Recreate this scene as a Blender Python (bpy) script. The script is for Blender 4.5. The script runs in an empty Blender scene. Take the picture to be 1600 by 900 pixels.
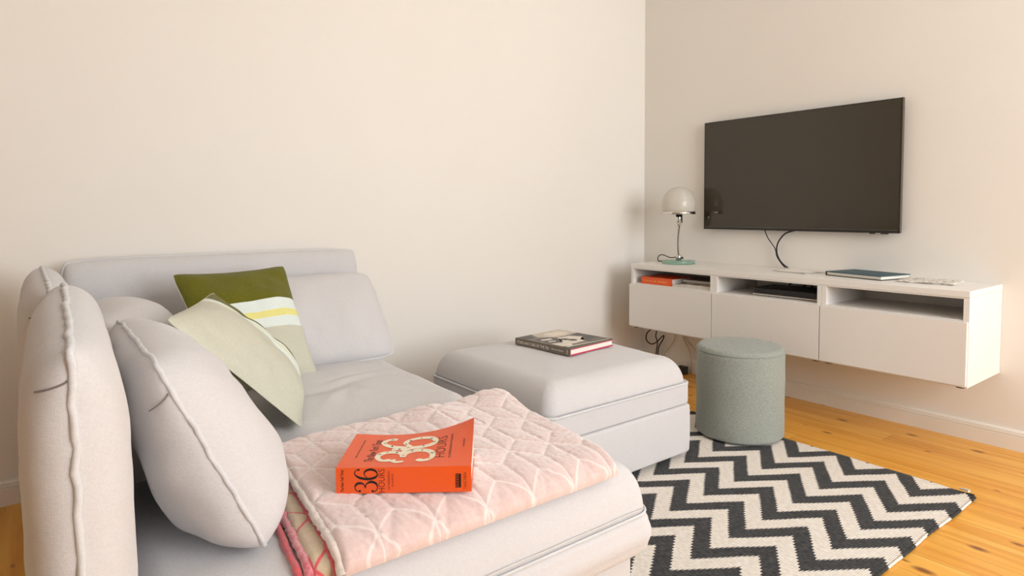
import bpy, bmesh, math, random
from mathutils import Vector, Matrix, noise
random.seed(7)
S = bpy.context.scene
COL = S.collection
PI = math.pi

# ------------------------------------------------------------------ helpers
def lin(h):
    h = h.lstrip('#')
    o = []
    for i in (0, 2, 4):
        c = int(h[i:i+2], 16) / 255
        o.append(c / 12.92 if c <= .04045 else ((c + .055) / 1.055) ** 2.4)
    return (*o, 1)

def nset(n, **k):
    for a, b in k.items():
        n.inputs[a.replace('_', ' ')].default_value = b

def mat(name, col, rough=.6, metal=0, bump=None, spec=.5, sheen=0, trans=0, ior=1.5, coat=0, var=None):
    """bump=(scale, strength, distance); var=(scale, colour2, amount)"""
    m = bpy.data.materials.new(name); m.use_nodes = True
    nt = m.node_tree; b = nt.nodes['Principled BSDF']
    c = lin(col) if isinstance(col, str) else col
    b.inputs['Base Color'].default_value = c
    b.inputs['Roughness'].default_value = rough
    b.inputs['Metallic'].default_value = metal
    b.inputs['Specular IOR Level'].default_value = spec
    b.inputs['IOR'].default_value = ior
    b.inputs['Transmission Weight'].default_value = trans
    b.inputs['Coat Weight'].default_value = coat
    if sheen:
        b.inputs['Sheen Weight'].default_value = sheen
        b.inputs['Sheen Roughness'].default_value = .5
    tc = nt.nodes.new('ShaderNodeTexCoord')
    if var:
        n = nt.nodes.new('ShaderNodeTexNoise'); nset(n, Scale=var[0], Detail=5.0)
        nt.links.new(tc.outputs['Object'], n.inputs['Vector'])
        mx = nt.nodes.new('ShaderNodeMix'); mx.data_type = 'RGBA'
        mx.inputs[6].default_value = c; mx.inputs[7].default_value = lin(var[1])
        mr = nt.nodes.new('ShaderNodeMapRange'); nset(mr, From_Min=.35, From_Max=.65, To_Max=var[2])
        nt.links.new(n.outputs['Fac'], mr.inputs['Value']); nt.links.new(mr.outputs['Result'], mx.inputs[0])
        nt.links.new(mx.outputs[2], b.inputs['Base Color'])
    if bump:
        n = nt.nodes.new('ShaderNodeTexNoise'); nset(n, Scale=bump[0], Detail=4.0)
        nt.links.new(tc.outputs['Object'], n.inputs['Vector'])
        bp = nt.nodes.new('ShaderNodeBump'); nset(bp, Strength=bump[1], Distance=bump[2])
        nt.links.new(n.outputs['Fac'], bp.inputs['Height']); nt.links.new(bp.outputs['Normal'], b.inputs['Normal'])
    return m

def fabric(name, col, col2, weave=900, strength=.35, sheen=.25, amount=.6):
    """woven upholstery: fine crossing threads, faint mottling, soft wrinkles"""
    m = bpy.data.materials.new(name); m.use_nodes = True
    nt = m.node_tree; N = nt.nodes.new; L = nt.links.new
    b = nt.nodes['Principled BSDF']
    nset(b, Roughness=.9, Sheen_Weight=sheen, Sheen_Roughness=.6); b.inputs['Specular IOR Level'].default_value = .2
    tc = N('ShaderNodeTexCoord')
    n1 = N('ShaderNodeTexNoise'); nset(n1, Scale=weave, Detail=2.0)
    n2 = N('ShaderNodeTexNoise'); nset(n2, Scale=9.0, Detail=4.0)
    mp = N('ShaderNodeMapping'); mp.inputs['Scale'].default_value = (1, 1, .22)
    mp2 = N('ShaderNodeMapping'); mp2.inputs['Scale'].default_value = (.22, .22, 1)
    n3 = N('ShaderNodeTexNoise'); nset(n3, Scale=weave * .7, Detail=2.0)
    L(tc.outputs['Object'], mp.inputs['Vector']); L(mp.outputs['Vector'], n1.inputs['Vector'])
    L(tc.outputs['Object'], mp2.inputs['Vector']); L(mp2.outputs['Vector'], n3.inputs['Vector'])
    L(tc.outputs['Object'], n2.inputs['Vector'])
    ad = N('ShaderNodeMath'); ad.operation = 'ADD'; L(n1.outputs['Fac'], ad.inputs[0]); L(n3.outputs['Fac'], ad.inputs[1])
    mr = N('ShaderNodeMapRange'); nset(mr, From_Min=.75, From_Max=1.25, To_Max=amount); L(ad.outputs[0], mr.inputs['Value'])
    mx = N('ShaderNodeMix'); mx.data_type = 'RGBA'; mx.inputs[6].default_value = lin(col); mx.inputs[7].default_value = lin(col2)
    L(mr.outputs['Result'], mx.inputs[0]); L(mx.outputs[2], b.inputs['Base Color'])
    b1 = N('ShaderNodeBump'); nset(b1, Strength=strength, Distance=.0012); L(ad.outputs[0], b1.inputs['Height'])
    b2 = N('ShaderNodeBump'); nset(b2, Strength=.22, Distance=.012); L(n2.outputs['Fac'], b2.inputs['Height'])
    L(b2.outputs['Normal'], b1.inputs['Normal']); L(b1.outputs['Normal'], b.inputs['Normal'])
    return m

def mesh(name, vs, fs, mats, parent=None, smooth=True, mi=None, loc=None):
    me = bpy.data.meshes.new(name)
    me.from_pydata([tuple(v) for v in vs], [], fs)
    for m in (mats if isinstance(mats, (list, tuple)) else [mats]): me.materials.append(m)
    if mi:
        for p, i in zip(me.polygons, mi): p.material_index = i
    for p in me.polygons: p.use_smooth = smooth
    me.update()
    o = bpy.data.objects.new(name, me); COL.objects.link(o)
    if parent:
        o.parent = parent
        o.matrix_parent_inverse = parent.matrix_world_inv if hasattr(parent, 'matrix_world_inv') else Matrix.Translation(parent.location).inverted()
    return o

def root(name, label, cat, loc, group=None):
    o = bpy.data.objects.new(name, None); COL.objects.link(o)
    o.location = loc; o.empty_display_size = .05
    tag(o, label, cat, group); return o

def tag(o, label, cat, group=None):
    o['label'] = label; o['category'] = cat
    if group: o['group'] = group
    return o

def bm_to(name, bm, mats, parent=None, smooth=False, auto=None):
    me = bpy.data.meshes.new(name); bm.normal_update(); bm.to_mesh(me); bm.free()
    for m in (mats if isinstance(mats, (list, tuple)) else [mats]): me.materials.append(m)
    for p in me.polygons: p.use_smooth = smooth
    o = bpy.data.objects.new(name, me); COL.objects.link(o)
    if parent:
        o.parent = parent; o.matrix_parent_inverse = Matrix.Translation(parent.location).inverted()
    return o

def box(bm, a, b, bev=0, seg=2, M=None):
    c = [(a[i] + b[i]) / 2 for i in range(3)]; d = [abs(b[i] - a[i]) for i in range(3)]
    r = bmesh.ops.create_cube(bm, size=1)
    vs = r['verts']
    for v in vs: v.co = Vector((v.co.x * d[0] + c[0], v.co.y * d[1] + c[1], v.co.z * d[2] + c[2]))
    if bev:
        es = list({e for v in vs for e in v.link_edges})
        rb = bmesh.ops.bevel(bm, geom=es, offset=bev, segments=seg, affect='EDGES', profile=.5)
        vs = list({v for f in rb['faces'] for v in f.verts} | {v for v in vs if v.is_valid})
    if M is not None:
        for v in vs: v.co = M @ v.co
    return vs

def boxobj(name, boxes, m, parent=None, bev=.0015, seg=2, smooth=False, M=None):
    bm = bmesh.new()
    for a, b in boxes: box(bm, a, b, bev, seg, M)
    return bm_to(name, bm, m, parent, smooth)

def tube(name, pts, r, m, parent=None, seg=8, closed=False, jitter=0, sub=1, ends=True):
    P = [Vector(p) for p in pts]
    if sub > 1:                                         # Catmull-Rom
        Q = []; n = len(P)
        rng = range(n if closed else n - 1)
        for i in rng:
            g = (lambda k: P[k % n]) if closed else (lambda k: P[min(max(k, 0), n - 1)])
            p0, p1, p2, p3 = g(i - 1), g(i), g(i + 1), g(i + 2)
            for k in range(sub):
                t = k / sub
                Q.append(.5 * ((2 * p1) + (p2 - p0) * t + (2 * p0 - 5 * p1 + 4 * p2 - p3) * t * t + (3 * p1 - p0 - 3 * p2 + p3) * t ** 3))
        if not closed: Q.append(P[-1])
        P = Q
    vs = []; fs = []; n = len(P); up = None
    for i, p in enumerate(P):
        a = P[(i - 1) % n] if closed or i else P[0]
        b = P[(i + 1) % n] if closed or i < n - 1 else P[-1]
        t = (b - a).normalized() if (b - a).length > 1e-9 else Vector((0, 0, 1))
        if up is None:
            up = Vector((0, 0, 1)) if abs(t.z) < .9 else Vector((1, 0, 0))
        s = t.cross(up)
        if s.length < 1e-6: s = t.cross(Vector((1, .3, 0)))
        s.normalize(); up = s.cross(t).normalized()
        for k in range(seg):
            rr = r(i / max(1, n - 1)) if callable(r) else r
            if jitter: rr *= 1 + jitter * noise.noise(p * 90 + Vector((k, 0, 0)))
            an = 2 * PI * k / seg
            vs.append(p + (s * math.cos(an) + up * math.sin(an)) * rr)
    for i in range(n if closed else n - 1):
        for k in range(seg):
            j = (i + 1) % n; l = (k + 1) % seg
            fs.append((i * seg + k, j * seg + k, j * seg + l, i * seg + l))
    if not closed and ends:
        fs.append(tuple(range(seg))[::-1]); fs.append(tuple((n - 1) * seg + k for k in range(seg)))
    return mesh(name, vs, fs, m, parent)

def lathe(name, prof, c, m, parent=None, seg=48, smooth=True):
    vs = []; fs = []; n = len(prof)
    for r, z in prof:
        for k in range(seg):
            a = 2 * PI * k / seg
            vs.append((c[0] + r * math.cos(a), c[1] + r * math.sin(a), c[2] + z))
    for i in range(n - 1):
        for k in range(seg):
            l = (k + 1) % seg
            fs.append((i * seg + k, i * seg + l, (i + 1) * seg + l, (i + 1) * seg + k))
    if prof[0][0] > 1e-5: fs.append(tuple(range(seg))[::-1])
    if prof[-1][0] > 1e-5: fs.append(tuple((n - 1) * seg + k for k in range(seg)))
    return mesh(name, vs, fs, m, parent, smooth)

def rrect(x0, x1, y0, y1, r, n=10, m=44):
    """rounded rectangle outline, constant vertex count, counter-clockwise"""
    r = min(r, (x1 - x0) / 2 - 1e-4, (y1 - y0) / 2 - 1e-4)
    pts = []
    cs = [(x1 - r, y1 - r, 0), (x0 + r, y1 - r, PI / 2), (x0 + r, y0 + r, PI), (x1 - r, y0 + r, 3 * PI / 2)]
    for i, (cx, cy, a0) in enumerate(cs):
        for k in range(n + 1):
            a = a0 + PI / 2 * k / n
            pts.append((cx + r * math.cos(a), cy + r * math.sin(a)))
        nx, ny, na = cs[(i + 1) % 4]
        q = (nx + r * math.cos(na), ny + r * math.sin(na)); p = pts[-1]
        for k in range(1, m):
            t = k / m; pts.append((p[0] + (q[0] - p[0]) * t, p[1] + (q[1] - p[1]) * t))
    return pts

def loft(name, rings, m, parent=None, disp=None, cap0=True, cap1=True):
    n = len(rings[0]); vs = [Vector(p) for r in rings for p in r]
    if disp: vs = [disp(v) for v in vs]
    fs = []
    for i in range(len(rings) - 1):
        for k in range(n):
            l = (k + 1) % n
            fs.append((i * n + k, i * n + l, (i + 1) * n + l, (i + 1) * n + k))
    if cap0: fs.append(tuple(range(n))[::-1])
    if cap1: fs.append(tuple((len(rings) - 1) * n + k for k in range(n)))
    return mesh(name, vs, fs, m, parent)

CREASES = [(0, -.02, .2, .05, .09, -.016), (.12, .06, .35, .012, .14, .006), (.14, .10, .35, .013, .16, -.005), (.1, .015, .3, .012, .13, -.005), (-.02, -.14, .9, .012, .10, .005), (.02, -.16, 1.0, .014, .1, -.004)]
def dome(name, x0, x1, y0, y1, z0, h, a, rc, m, parent, crown=.012, amp=.004, seed=0):
    """upholstered slab: straight foot, big soft shoulder, slightly crowned top"""
    rings = []
    for k in range(13):
        th = PI / 2 * k / 12
        i = a * (1 - math.cos(th)); z = z0 + h * math.sin(th)
        rings.append([(x, y, z) for x, y in rrect(x0 + i, x1 - i, y0 + i, y1 - i, max(rc - i * .4, .02))])
    w = min(x1 - x0, y1 - y0) / 2 - a
    for k in range(1, 31):
        k *= .4; i = a + w * (k / 12) * .985
        rings.append([(x, y, z0 + h + crown * (1 - (1 - k / 12) ** 2)) for x, y in rrect(x0 + i, x1 - i, y0 + i, y1 - i, max(rc - i * .4, .02))])
    sv = Vector((seed, seed * 2, 0))
    def disp(v):
        f = min(1, max(0, (v.z - z0) / .05))
        d = noise.noise(v * 4 + sv) * amp * 1.6 + noise.noise(v * 13 + sv) * amp * .35
        if seed == 11:
            a = Vector((v.x + 2.62, v.y + .84))
            for ox, oy, ang, w, ln, am in CREASES:
                q = Vector((a.x - ox, a.y - oy)); ca, sa = math.cos(ang), math.sin(ang)
                along, across = q.x * ca + q.y * sa, -q.x * sa + q.y * ca
                d += am * math.exp(-(across / w) ** 2 - (along / ln) ** 2)
        return v + Vector((d * .5, d * .5, d)) * f
    return loft(name, rings, m, parent, disp)

def slab(name, x0, x1, y0, y1, z0, z1, rc, re, m, parent, bulge=0, flare=0):
    """upholstered box with rounded corners (rc) and rounded top and bottom edges (re)"""
    rings = []; N = 6; w = min(x1 - x0, y1 - y0) / 2
    prof = [(w * .9, z0)] + [(re * (1 - math.sin(PI / 2 * k / N)), z0 + re * (1 - math.cos(PI / 2 * k / N))) for k in range(N + 1)]
    K = 8
    for k in range(1, K):
        t = k / K; prof.append((-bulge * math.sin(PI * t), z0 + re + (z1 - z0 - 2 * re) * t))
    prof += [(re * (1 - math.cos(PI / 2 * k / N)), z1 - re * (1 - math.sin(PI / 2 * k / N))) for k in range(N + 1)] + [(w * .9, z1)]
    for i, z in prof:
        rings.append([(x, y, z) for x, y in rrect(x0 + i, x1 - i, y0 + i, y1 - i, max(rc - i * .5, .01))])
    return loft(name, rings, m, parent)

def sgn(v): return -1 if v < 0 else 1

def pillow(name, TL, TR, BR, BL, tf, tb, m, parent, p=(2.4, 2.4), q=.55, ear=0, rnd=0, rp=8, nu=44, nv=40, wr=.004, seed=0,
           mfun=None, part='front', toponly=False, edge=0.0, sag=0.0):
    """half of a stuffed cushion: part 'front' or 'back' (bulging along +n or -n)"""
    TL, TR, BR, BL = map(Vector, (TL, TR, BR, BL))
    n = (TR - TL + BR - BL).cross(TL - BL + TR - BR).normalized()
    f = pillow_pos(TL, TR, BR, BL, ear, rnd, rp)
    vs = []; fs = []; mi = []
    for j in range(nv + 1):
        for i in range(nu + 1):
            u = math.sin(PI / 2 * (-1 + 2 * i / nu)); v = math.sin(PI / 2 * (-1 + 2 * j / nv))
            P = f(u, v)
            fu = max(0, 1 - abs(u) ** p[0]) ** q
            fv = max(0, 1 - (max(v, 0) if toponly else abs(v)) ** p[1]) ** q
            t = fu * fv
            w = wr * (noise.noise(P * 7 + Vector((seed, 0, 0))) * 1.5 + noise.noise(P * 18 + Vector((0, seed, 0))) * .6) * min(1, t * 2)
            d = (tf if part == 'front' else tb) * t * (1 - sag * v) + w
            vs.append(P + n * (d if part == 'front' else -d))
    for j in range(nv):
        for i in range(nu):
            a = j * (nu + 1) + i; q4 = (a, a + 1, a + nu + 2, a + nu + 1)
            fs.append(q4 if part == 'front' else q4[::-1])
            if mfun:
                u = math.sin(PI / 2 * (-1 + 2 * (i + .5) / nu)); v = math.sin(PI / 2 * (-1 + 2 * (j + .5) / nv)); mi.append(mfun(u, v))
    return mesh(name, vs, fs, m, parent, True, mi or None)

def pillow_pos(TL, TR, BR, BL, ear=0, rnd=0, rp=8):
    TL, TR, BR, BL = map(Vector, (TL, TR, BR, BL))
    def f(u, v):
        uu = u * (1 - ear * (1 - v * v) - rnd * abs(v) ** rp)
        vv = v * (1 - ear * (1 - u * u) - rnd * abs(u) ** rp)
        s = (uu + 1) / 2; t = (vv + 1) / 2
        return (BL * (1 - s) + BR * s) * (1 - t) + (TL * (1 - s) + TR * s) * t
    return f

def pillow_surf(TL, TR, BR, BL, tf, tb, p, q, ear, rnd, rp, u, v, part, toponly=False, lift=.0006):
    TL, TR, BR, BL = map(Vector, (TL, TR, BR, BL))
    n = (TR - TL + BR - BL).cross(TL - BL + TR - BR).normalized()
    t = max(0, 1 - abs(u) ** p[0]) ** q * max(0, 1 - (max(v, 0) if toponly else abs(v)) ** p[1]) ** q
    d = (tf if part == 'front' else tb) * t + lift
    return pillow_pos(TL, TR, BR, BL, ear, rnd, rp)(u, v) + n * (d if part == 'front' else -d)

def pillow_edge(TL, TR, BR, BL, ear, rnd, rp, n=40, wob=.002, sides='tlbr', seed=0):
    f = pillow_pos(TL, TR, BR, BL, ear, rnd, rp)
    pts = []
    sq = [math.sin(PI / 2 * (-1 + 2 * k / n)) for k in range(n)]
    if 'l' in sides: pts += [f(-1, s) for s in sq]
    if 't' in sides: pts += [f(s, 1) for s in sq]
    if 'r' in sides: pts += [f(1, -s) for s in sq]
    if 'b' in sides: pts += [f(-s, -1) for s in sq]
    return [p + Vector((noise.noise(p * 35 + Vector((seed, 0, 0))), noise.noise(p * 35 + Vector((0, seed + 9, 0))), 0)) * wob for p in pts]

def text(name, s, P, w, h, m, parent, track=1.0, shear=0, off=0.0):
    """lettering as a mesh; P maps text coordinates (0..w, 0..h) to the surface"""
    c = bpy.data.curves.new(name, 'FONT'); c.body = s; c.size = 1; c.space_character = track; c.shear = shear
    c.resolution_u = 3; c.offset = off
    o = bpy.data.objects.new(name + '_tmp', c); COL.objects.link(o)
    dg = bpy.context.evaluated_depsgraph_get(); dg.update()
    me = bpy.data.meshes.new_from_object(o.evaluated_get(dg))
    bpy.data.objects.remove(o); bpy.data.curves.remove(c)
    xs = [v.co.x for v in me.vertices]; ys = [v.co.y for v in me.vertices]
    x0, x1, y0, y1 = min(xs), max(xs), min(ys), max(ys)
    vs = [P((v.co.x - x0) / (x1 - x0) * w, (v.co.y - y0) / (y1 - y0) * h) for v in me.vertices]
    fs = [tuple(p.vertices) for p in me.polygons]
    bpy.data.meshes.remove(me)
    return vs, fs

def stroke(pts, wid, P, sub=10):
    """flat brush stroke of varying width in text coordinates -> verts, faces"""
    P0 = [Vector((p[0], p[1], 0)) for p in pts]; n = len(P0); Q = []; W = []
    for i in range(n - 1):
        g = lambda k: P0[min(max(k, 0), n - 1)]
        p0, p1, p2, p3 = g(i - 1), g(i), g(i + 1), g(i + 2)
        for k in range(sub):
            t = k / sub
            Q.append(.5 * ((2 * p1) + (p2 - p0) * t + (2 * p0 - 5 * p1 + 4 * p2 - p3) * t * t + (3 * p1 - p0 - 3 * p2 + p3) * t ** 3))
            W.append(wid[i] * (1 - t) + wid[i + 1] * t)
    Q.append(P0[-1]); W.append(wid[-1])
    vs = []; fs = []
    for i, p in enumerate(Q):
        t = (Q[min(i + 1, len(Q) - 1)] - Q[max(i - 1, 0)]).normalized(); s = Vector((-t.y, t.x, 0)) * W[i] / 2
        vs += [P(*(p + s)[:2]), P(*(p - s)[:2])]
    for i in range(len(Q) - 1): fs.append((2 * i, 2 * i + 1, 2 * i + 3, 2 * i + 2))
    return vs, fs

def dot(cx, cy, r, P, n=16, rx=1, ry=1, rot=0):
    vs = []
    for k in range(n):
        x = math.cos(2 * PI * k / n) * r * rx; y = math.sin(2 * PI * k / n) * r * ry
        vs.append(P(cx + x * math.cos(rot) - y * math.sin(rot), cy + x * math.sin(rot) + y * math.cos(rot)))
    return vs, [tuple(range(n))]

def fine_print(P, w, h, words, seed):
    """print too small to read in the photograph: rows of little letter-height marks grouped as words"""
    rr = random.Random(seed); V = []; F = []; n = sum(words) + len(words) - 1; st = w / n; x = 0
    for k in words:
        for _ in range(k):
            o = len(V); a, b = x + st * .12, x + st * (.55 + .3 * rr.random()); t = h * (.7 + .3 * rr.random())
            V += [P(a, 0), P(b, 0), P(b, t), P(a, t)]; F.append((o, o + 1, o + 2, o + 3)); x += st
        x += st
    return V, F

def joinvf(lst):
    V = []; F = []; I = []
    for it in lst:
        v, f = it[0], it[1]; k = it[2] if len(it) > 2 else 0
        o = len(V); V += v; F += [tuple(i + o for i in q) for q in f]; I += [k] * len(f)
    return V, F, I

# ------------------------------------------------------------------ materials
M_wall = mat('wall_paint', '#EEE8E0', .85, bump=(260, .08, .002), spec=.2, var=(1.2, '#E9E2D8', .35))
M_trim = mat('trim_paint', '#F0E9DF', .45, bump=(40, .03, .002), var=(6, '#E9E0D4', .3))
M_ceil = mat('ceiling_paint', '#F4F1EC', .9, spec=.2, var=(2, '#EFEBE4', .3))
M_sofa = fabric('sofa_fabric', '#D4D1D1', '#C7C2C2')
M_sofa_pipe = fabric('sofa_piping', '#D6D5D6', '#C9C6C6', 600, .2)
M_dartline = fabric('dart_fold', '#857A72', '#756A62', 600, .2)
M_pouf = fabric('pouf_fabric', '#A6AAA0', '#868B82', 650, .5, .2, .9)
M_cab = mat('cabinet_foil', '#F1ECE6', .42, bump=(500, .03, .0005), var=(3, '#EEE7E0', .2))
M_draw = mat('drawer_lacquer', '#F0EAE4', .3, var=(3, '#EEE3DA', .3))
M_dark = mat('dark_plastic', '#1B1916', .4, bump=(600, .1, .0005))
M_blackcord = mat('black_cord', '#17120F', .5, bump=(300, .1, .001))
M_palecord = mat('pale_cord', '#D2BC98', .5, bump=(300, .1, .001))
M_bezel = mat('tv_bezel', '#1E1A16', .35, bump=(700, .05, .0003))
M_bezel2 = mat('tv_trim', '#6B6258', .3, .5, bump=(700, .05, .0003))
M_screen = mat('tv_screen_glass', '#322A1B', .07, spec=.6, bump=(3, .004, .001))  # brown base colour stands in for part of the wall's reflection
M_chrome = mat('chrome', '#D8D5D0', .12, 1, bump=(900, .02, .0002))
M_opal = mat('opal_glass', '#E9E3D8', .12, spec=.5, coat=.3, bump=(20, .01, .001))
def opal():
    m = mat('opal_glass', '#F0EAE0', .12, coat=.3, bump=(20, .01, .001)); nt = m.node_tree
    b = nt.nodes['Principled BSDF']; o = nt.nodes['Material Output']
    t = nt.nodes.new('ShaderNodeBsdfTranslucent'); t.inputs[0].default_value = lin('#F0EAE0')
    x = nt.nodes.new('ShaderNodeMixShader'); x.inputs[0].default_value = .45
    nt.links.new(b.outputs[0], x.inputs[1]); nt.links.new(t.outputs[0], x.inputs[2]); nt.links.new(x.outputs[0], o.inputs[0])
    return m
M_opal = opal()
M_green = mat('green_glass', '#B4DCC8', .03, trans=.75, ior=1.5, bump=(5, .01, .001))
M_clear = mat('clear_glass', '#F8FAF8', .02, trans=1, ior=1.04, bump=(5, .005, .001))
M_teal = mat('teal_cloth', '#35505A', .6, bump=(1500, .2, .0006), var=(200, '#3E5B64', .4))
M_page = mat('page_edges', '#EFE9DF', .8, bump=(900, .2, .0006), var=(300, '#DDD4C6', .5))
M_orange = mat('orange_cover', '#EC5C22', .38, bump=(900, .03, .0004), var=(4, '#E8561F', .4))
M_ink = mat('black_ink', '#15100D', .5, var=(60, '#1E1814', .4))
M_ivory = mat('ivory_ink', '#F4EAD2', .5, var=(60, '#EFE2C6', .5))
M_spk_or = mat('speck_orange', '#E08A3A', .5, var=(90, '#C86F2A', .5))
M_spk_bl = mat('speck_blue', '#6C7698', .5, var=(90, '#54608A', .5))
M_spk_gr = mat('speck_green', '#7E8F63', .5, var=(90, '#697B50', .5))
M_graycov = mat('grey_brown_spine', '#766B5C', .5, bump=(900, .05, .0004), var=(30, '#6E6354', .4))
M_white_ink = mat('white_ink', '#F3ECE2', .5, var=(60, '#EAE2D7', .4))
M_crimson = mat('crimson_board', '#C8375A', .5, var=(40, '#B92C4E', .4))
M_olive = fabric('olive_cotton', '#6C6916', '#55530F', 700, .3, .1)
M_sage = fabric('sage_cotton', '#CECCBB', '#BFBDAA', 700, .3, .1)
M_mint = fabric('pale_mint_cotton', '#E4ECE6', '#D6E0DA', 700, .3, .1)
M_yellow = fabric('yellow_cotton', '#EAE291', '#E0D77E', 700, .3, .1)
M_backlin = fabric('beige_cotton', '#CFC3AC', '#BDB198', 700, .3, .1)
M_pink = fabric('blush_plush', '#EBCFC6', '#DDBAB0', 300, .5, .9, .7)
M_pinkline = fabric('blush_seam', '#F4E2DA', '#EBD3CA', 300, .4, .9, .7)
M_fluff = fabric('cream_fluff', '#EFE2D6', '#DCC9BB', 160, .9, .9, .8)
M_tan = fabric('tan_plush', '#CDB698', '#B99F80', 300, .4, .6, .7)
M_red = fabric('coral_stitch', '#E2565C', '#C73F4A', 300, .4, .5, .7)
M_hotpink = fabric('pink_fluff', '#E58E90', '#D24A60', 160, .9, .8, 1)
M_weave_seam = fabric('weave_seam', '#AEB2AA', '#8B9189', 500, .4, .2)

def floor_mat():
    m = bpy.data.materials.new('pine_floor'); m.use_nodes = True
    nt = m.node_tree; N = nt.nodes.new; L = nt.links.new; b = nt.nodes['Principled BSDF']
    tc = N('ShaderNodeTexCoord'); sp = N('ShaderNodeSeparateXYZ'); L(tc.outputs['Object'], sp.inputs[0])
    def mth(op, a, b_=None, clamp=False):
        n = N('ShaderNodeMath'); n.operation = op; n.use_clamp = clamp
        for i, v in enumerate((a, b_)):
            if v is None: continue
            if isinstance(v, (int, float)): n.inputs[i].default_value = v
            else: L(v, n.inputs[i])
        return n.outputs[0]
    W = .118
    px = mth('DIVIDE', mth('ADD', sp.outputs['X'], 20.034), W)
    idx = mth('FLOOR', px); fr = mth('FRACT', px)
    wn = N('ShaderNodeTexWhiteNoise'); wn.noise_dimensions = '1D'; L(idx, wn.inputs['W'])
    # butt joints
    py = mth('DIVIDE', mth('ADD', sp.outputs['Y'], mth('MULTIPLY', wn.outputs['Value'], 7.3)), 2.9)
    idy = mth('FLOOR', py); fy = mth('FRACT', py)
    wn2 = N('ShaderNodeTexWhiteNoise'); wn2.noise_dimensions = '2D'
    cv = N('ShaderNodeCombineXYZ'); L(idx, cv.inputs[0]); L(idy, cv.inputs[1]); L(cv.outputs[0], wn2.inputs['Vector'])
    # grain, stretched along the board
    gv = N('ShaderNodeCombineXYZ')
    L(mth('MULTIPLY', sp.outputs['X'], 26), gv.inputs[0]); L(mth('MULTIPLY', sp.outputs['Y'], 1.5), gv.inputs[1])
    L(mth('MULTIPLY', wn2.outputs['Value'], 50), gv.inputs[2])
    g = N('ShaderNodeTexNoise'); nset(g, Scale=1.0, Detail=6.0, Distortion=.8); L(gv.outputs[0], g.inputs['Vector'])
    rp = N('ShaderNodeValToRGB'); L(g.outputs['Fac'], rp.inputs[0])
    e = rp.color_ramp.elements; e[0].position = .3; e[0].color = lin('#DD9933'); e[1].position = .72; e[1].color = lin('#F6C564')
    k = e.new(.5); k.color = lin('#EFB04A')
    # board tint
    mx = N('ShaderNodeMix'); mx.data_type = 'RGBA'; mx.blend_type = 'MULTIPLY'; mx.inputs[0].default_value = 1
    t = N('ShaderNodeMix'); t.data_type = 'RGBA'; t.inputs[6].default_value = (1, 1, 1, 1); t.inputs[7].default_value = (.9, .8, .66, 1)
    L(wn2.outputs['Value'], t.inputs[0]); L(rp.outputs[0], mx.inputs[6]); L(t.outputs[2], mx.inputs[7])
    # knots
    kv = N('ShaderNodeCombineXYZ'); L(mth('MULTIPLY', sp.outputs['X'], 7.5), kv.inputs[0]); L(mth('MULTIPLY', sp.outputs['Y'], 3.6), kv.inputs[1])
    L(mth('MULTIPLY', idx, .37), kv.inputs[2])
    vo = N('ShaderNodeTexVoronoi'); vo.voronoi_dimensions = '2D'; nset(vo, Scale=1.0, Randomness=1.0); L(kv.outputs[0], vo.inputs['Vector'])
    sc = N('ShaderNodeSeparateColor'); L(vo.outputs['Color'], sc.inputs[0])
    pick = mth('GREATER_THAN', sc.outputs[0], .52)
    size = mth('MULTIPLY', sc.outputs[1], .1)
    kn = N('ShaderNodeMapRange'); nset(kn, To_Min=1.0, To_Max=0.0); L(vo.outputs['Distance'], kn.inputs['Value'])
    L(mth('MULTIPLY', size, .55), kn.inputs['From Min']); L(mth('ADD', size, .05), kn.inputs['From Max'])
    kf = mth('MULTIPLY', mth('MULTIPLY', kn.outputs[0], pick), .9)
    m2 = N('ShaderNodeMix'); m2.data_type = 'RGBA'; m2.inputs[7].default_value = lin('#7A3F16'); L(kf, m2.inputs[0]); L(mx.outputs[2], m2.inputs[6])
    # joints
    d = mth('MINIMUM', fr, mth('SUBTRACT', 1, fr))
    gap = mth('LESS_THAN', d, .008)
    d2 = mth('MINIMUM', fy, mth('SUBTRACT', 1, fy)); gap2 = mth('LESS_THAN', d2, .0004)
    gp = mth('MULTIPLY', mth('MAXIMUM', gap, gap2), .6)
    m3 = N('ShaderNodeMix'); m3.data_type = 'RGBA'; m3.inputs[7].default_value = lin('#7A4A18'); L(gp, m3.inputs[0]); L(m2.outputs[2], m3.inputs[6])
    L(m3.outputs[2], b.inputs['Base Color'])
    nset(b, Roughness=.32); b.inputs['Specular IOR Level'].default_value = .45
    bp = N('ShaderNodeBump'); nset(bp, Strength=.12, Distance=.001); L(g.outputs['Fac'], bp.inputs['Height']); L(bp.outputs[0], b.inputs['Normal'])
    return m
M_floor = floor_mat()

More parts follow.
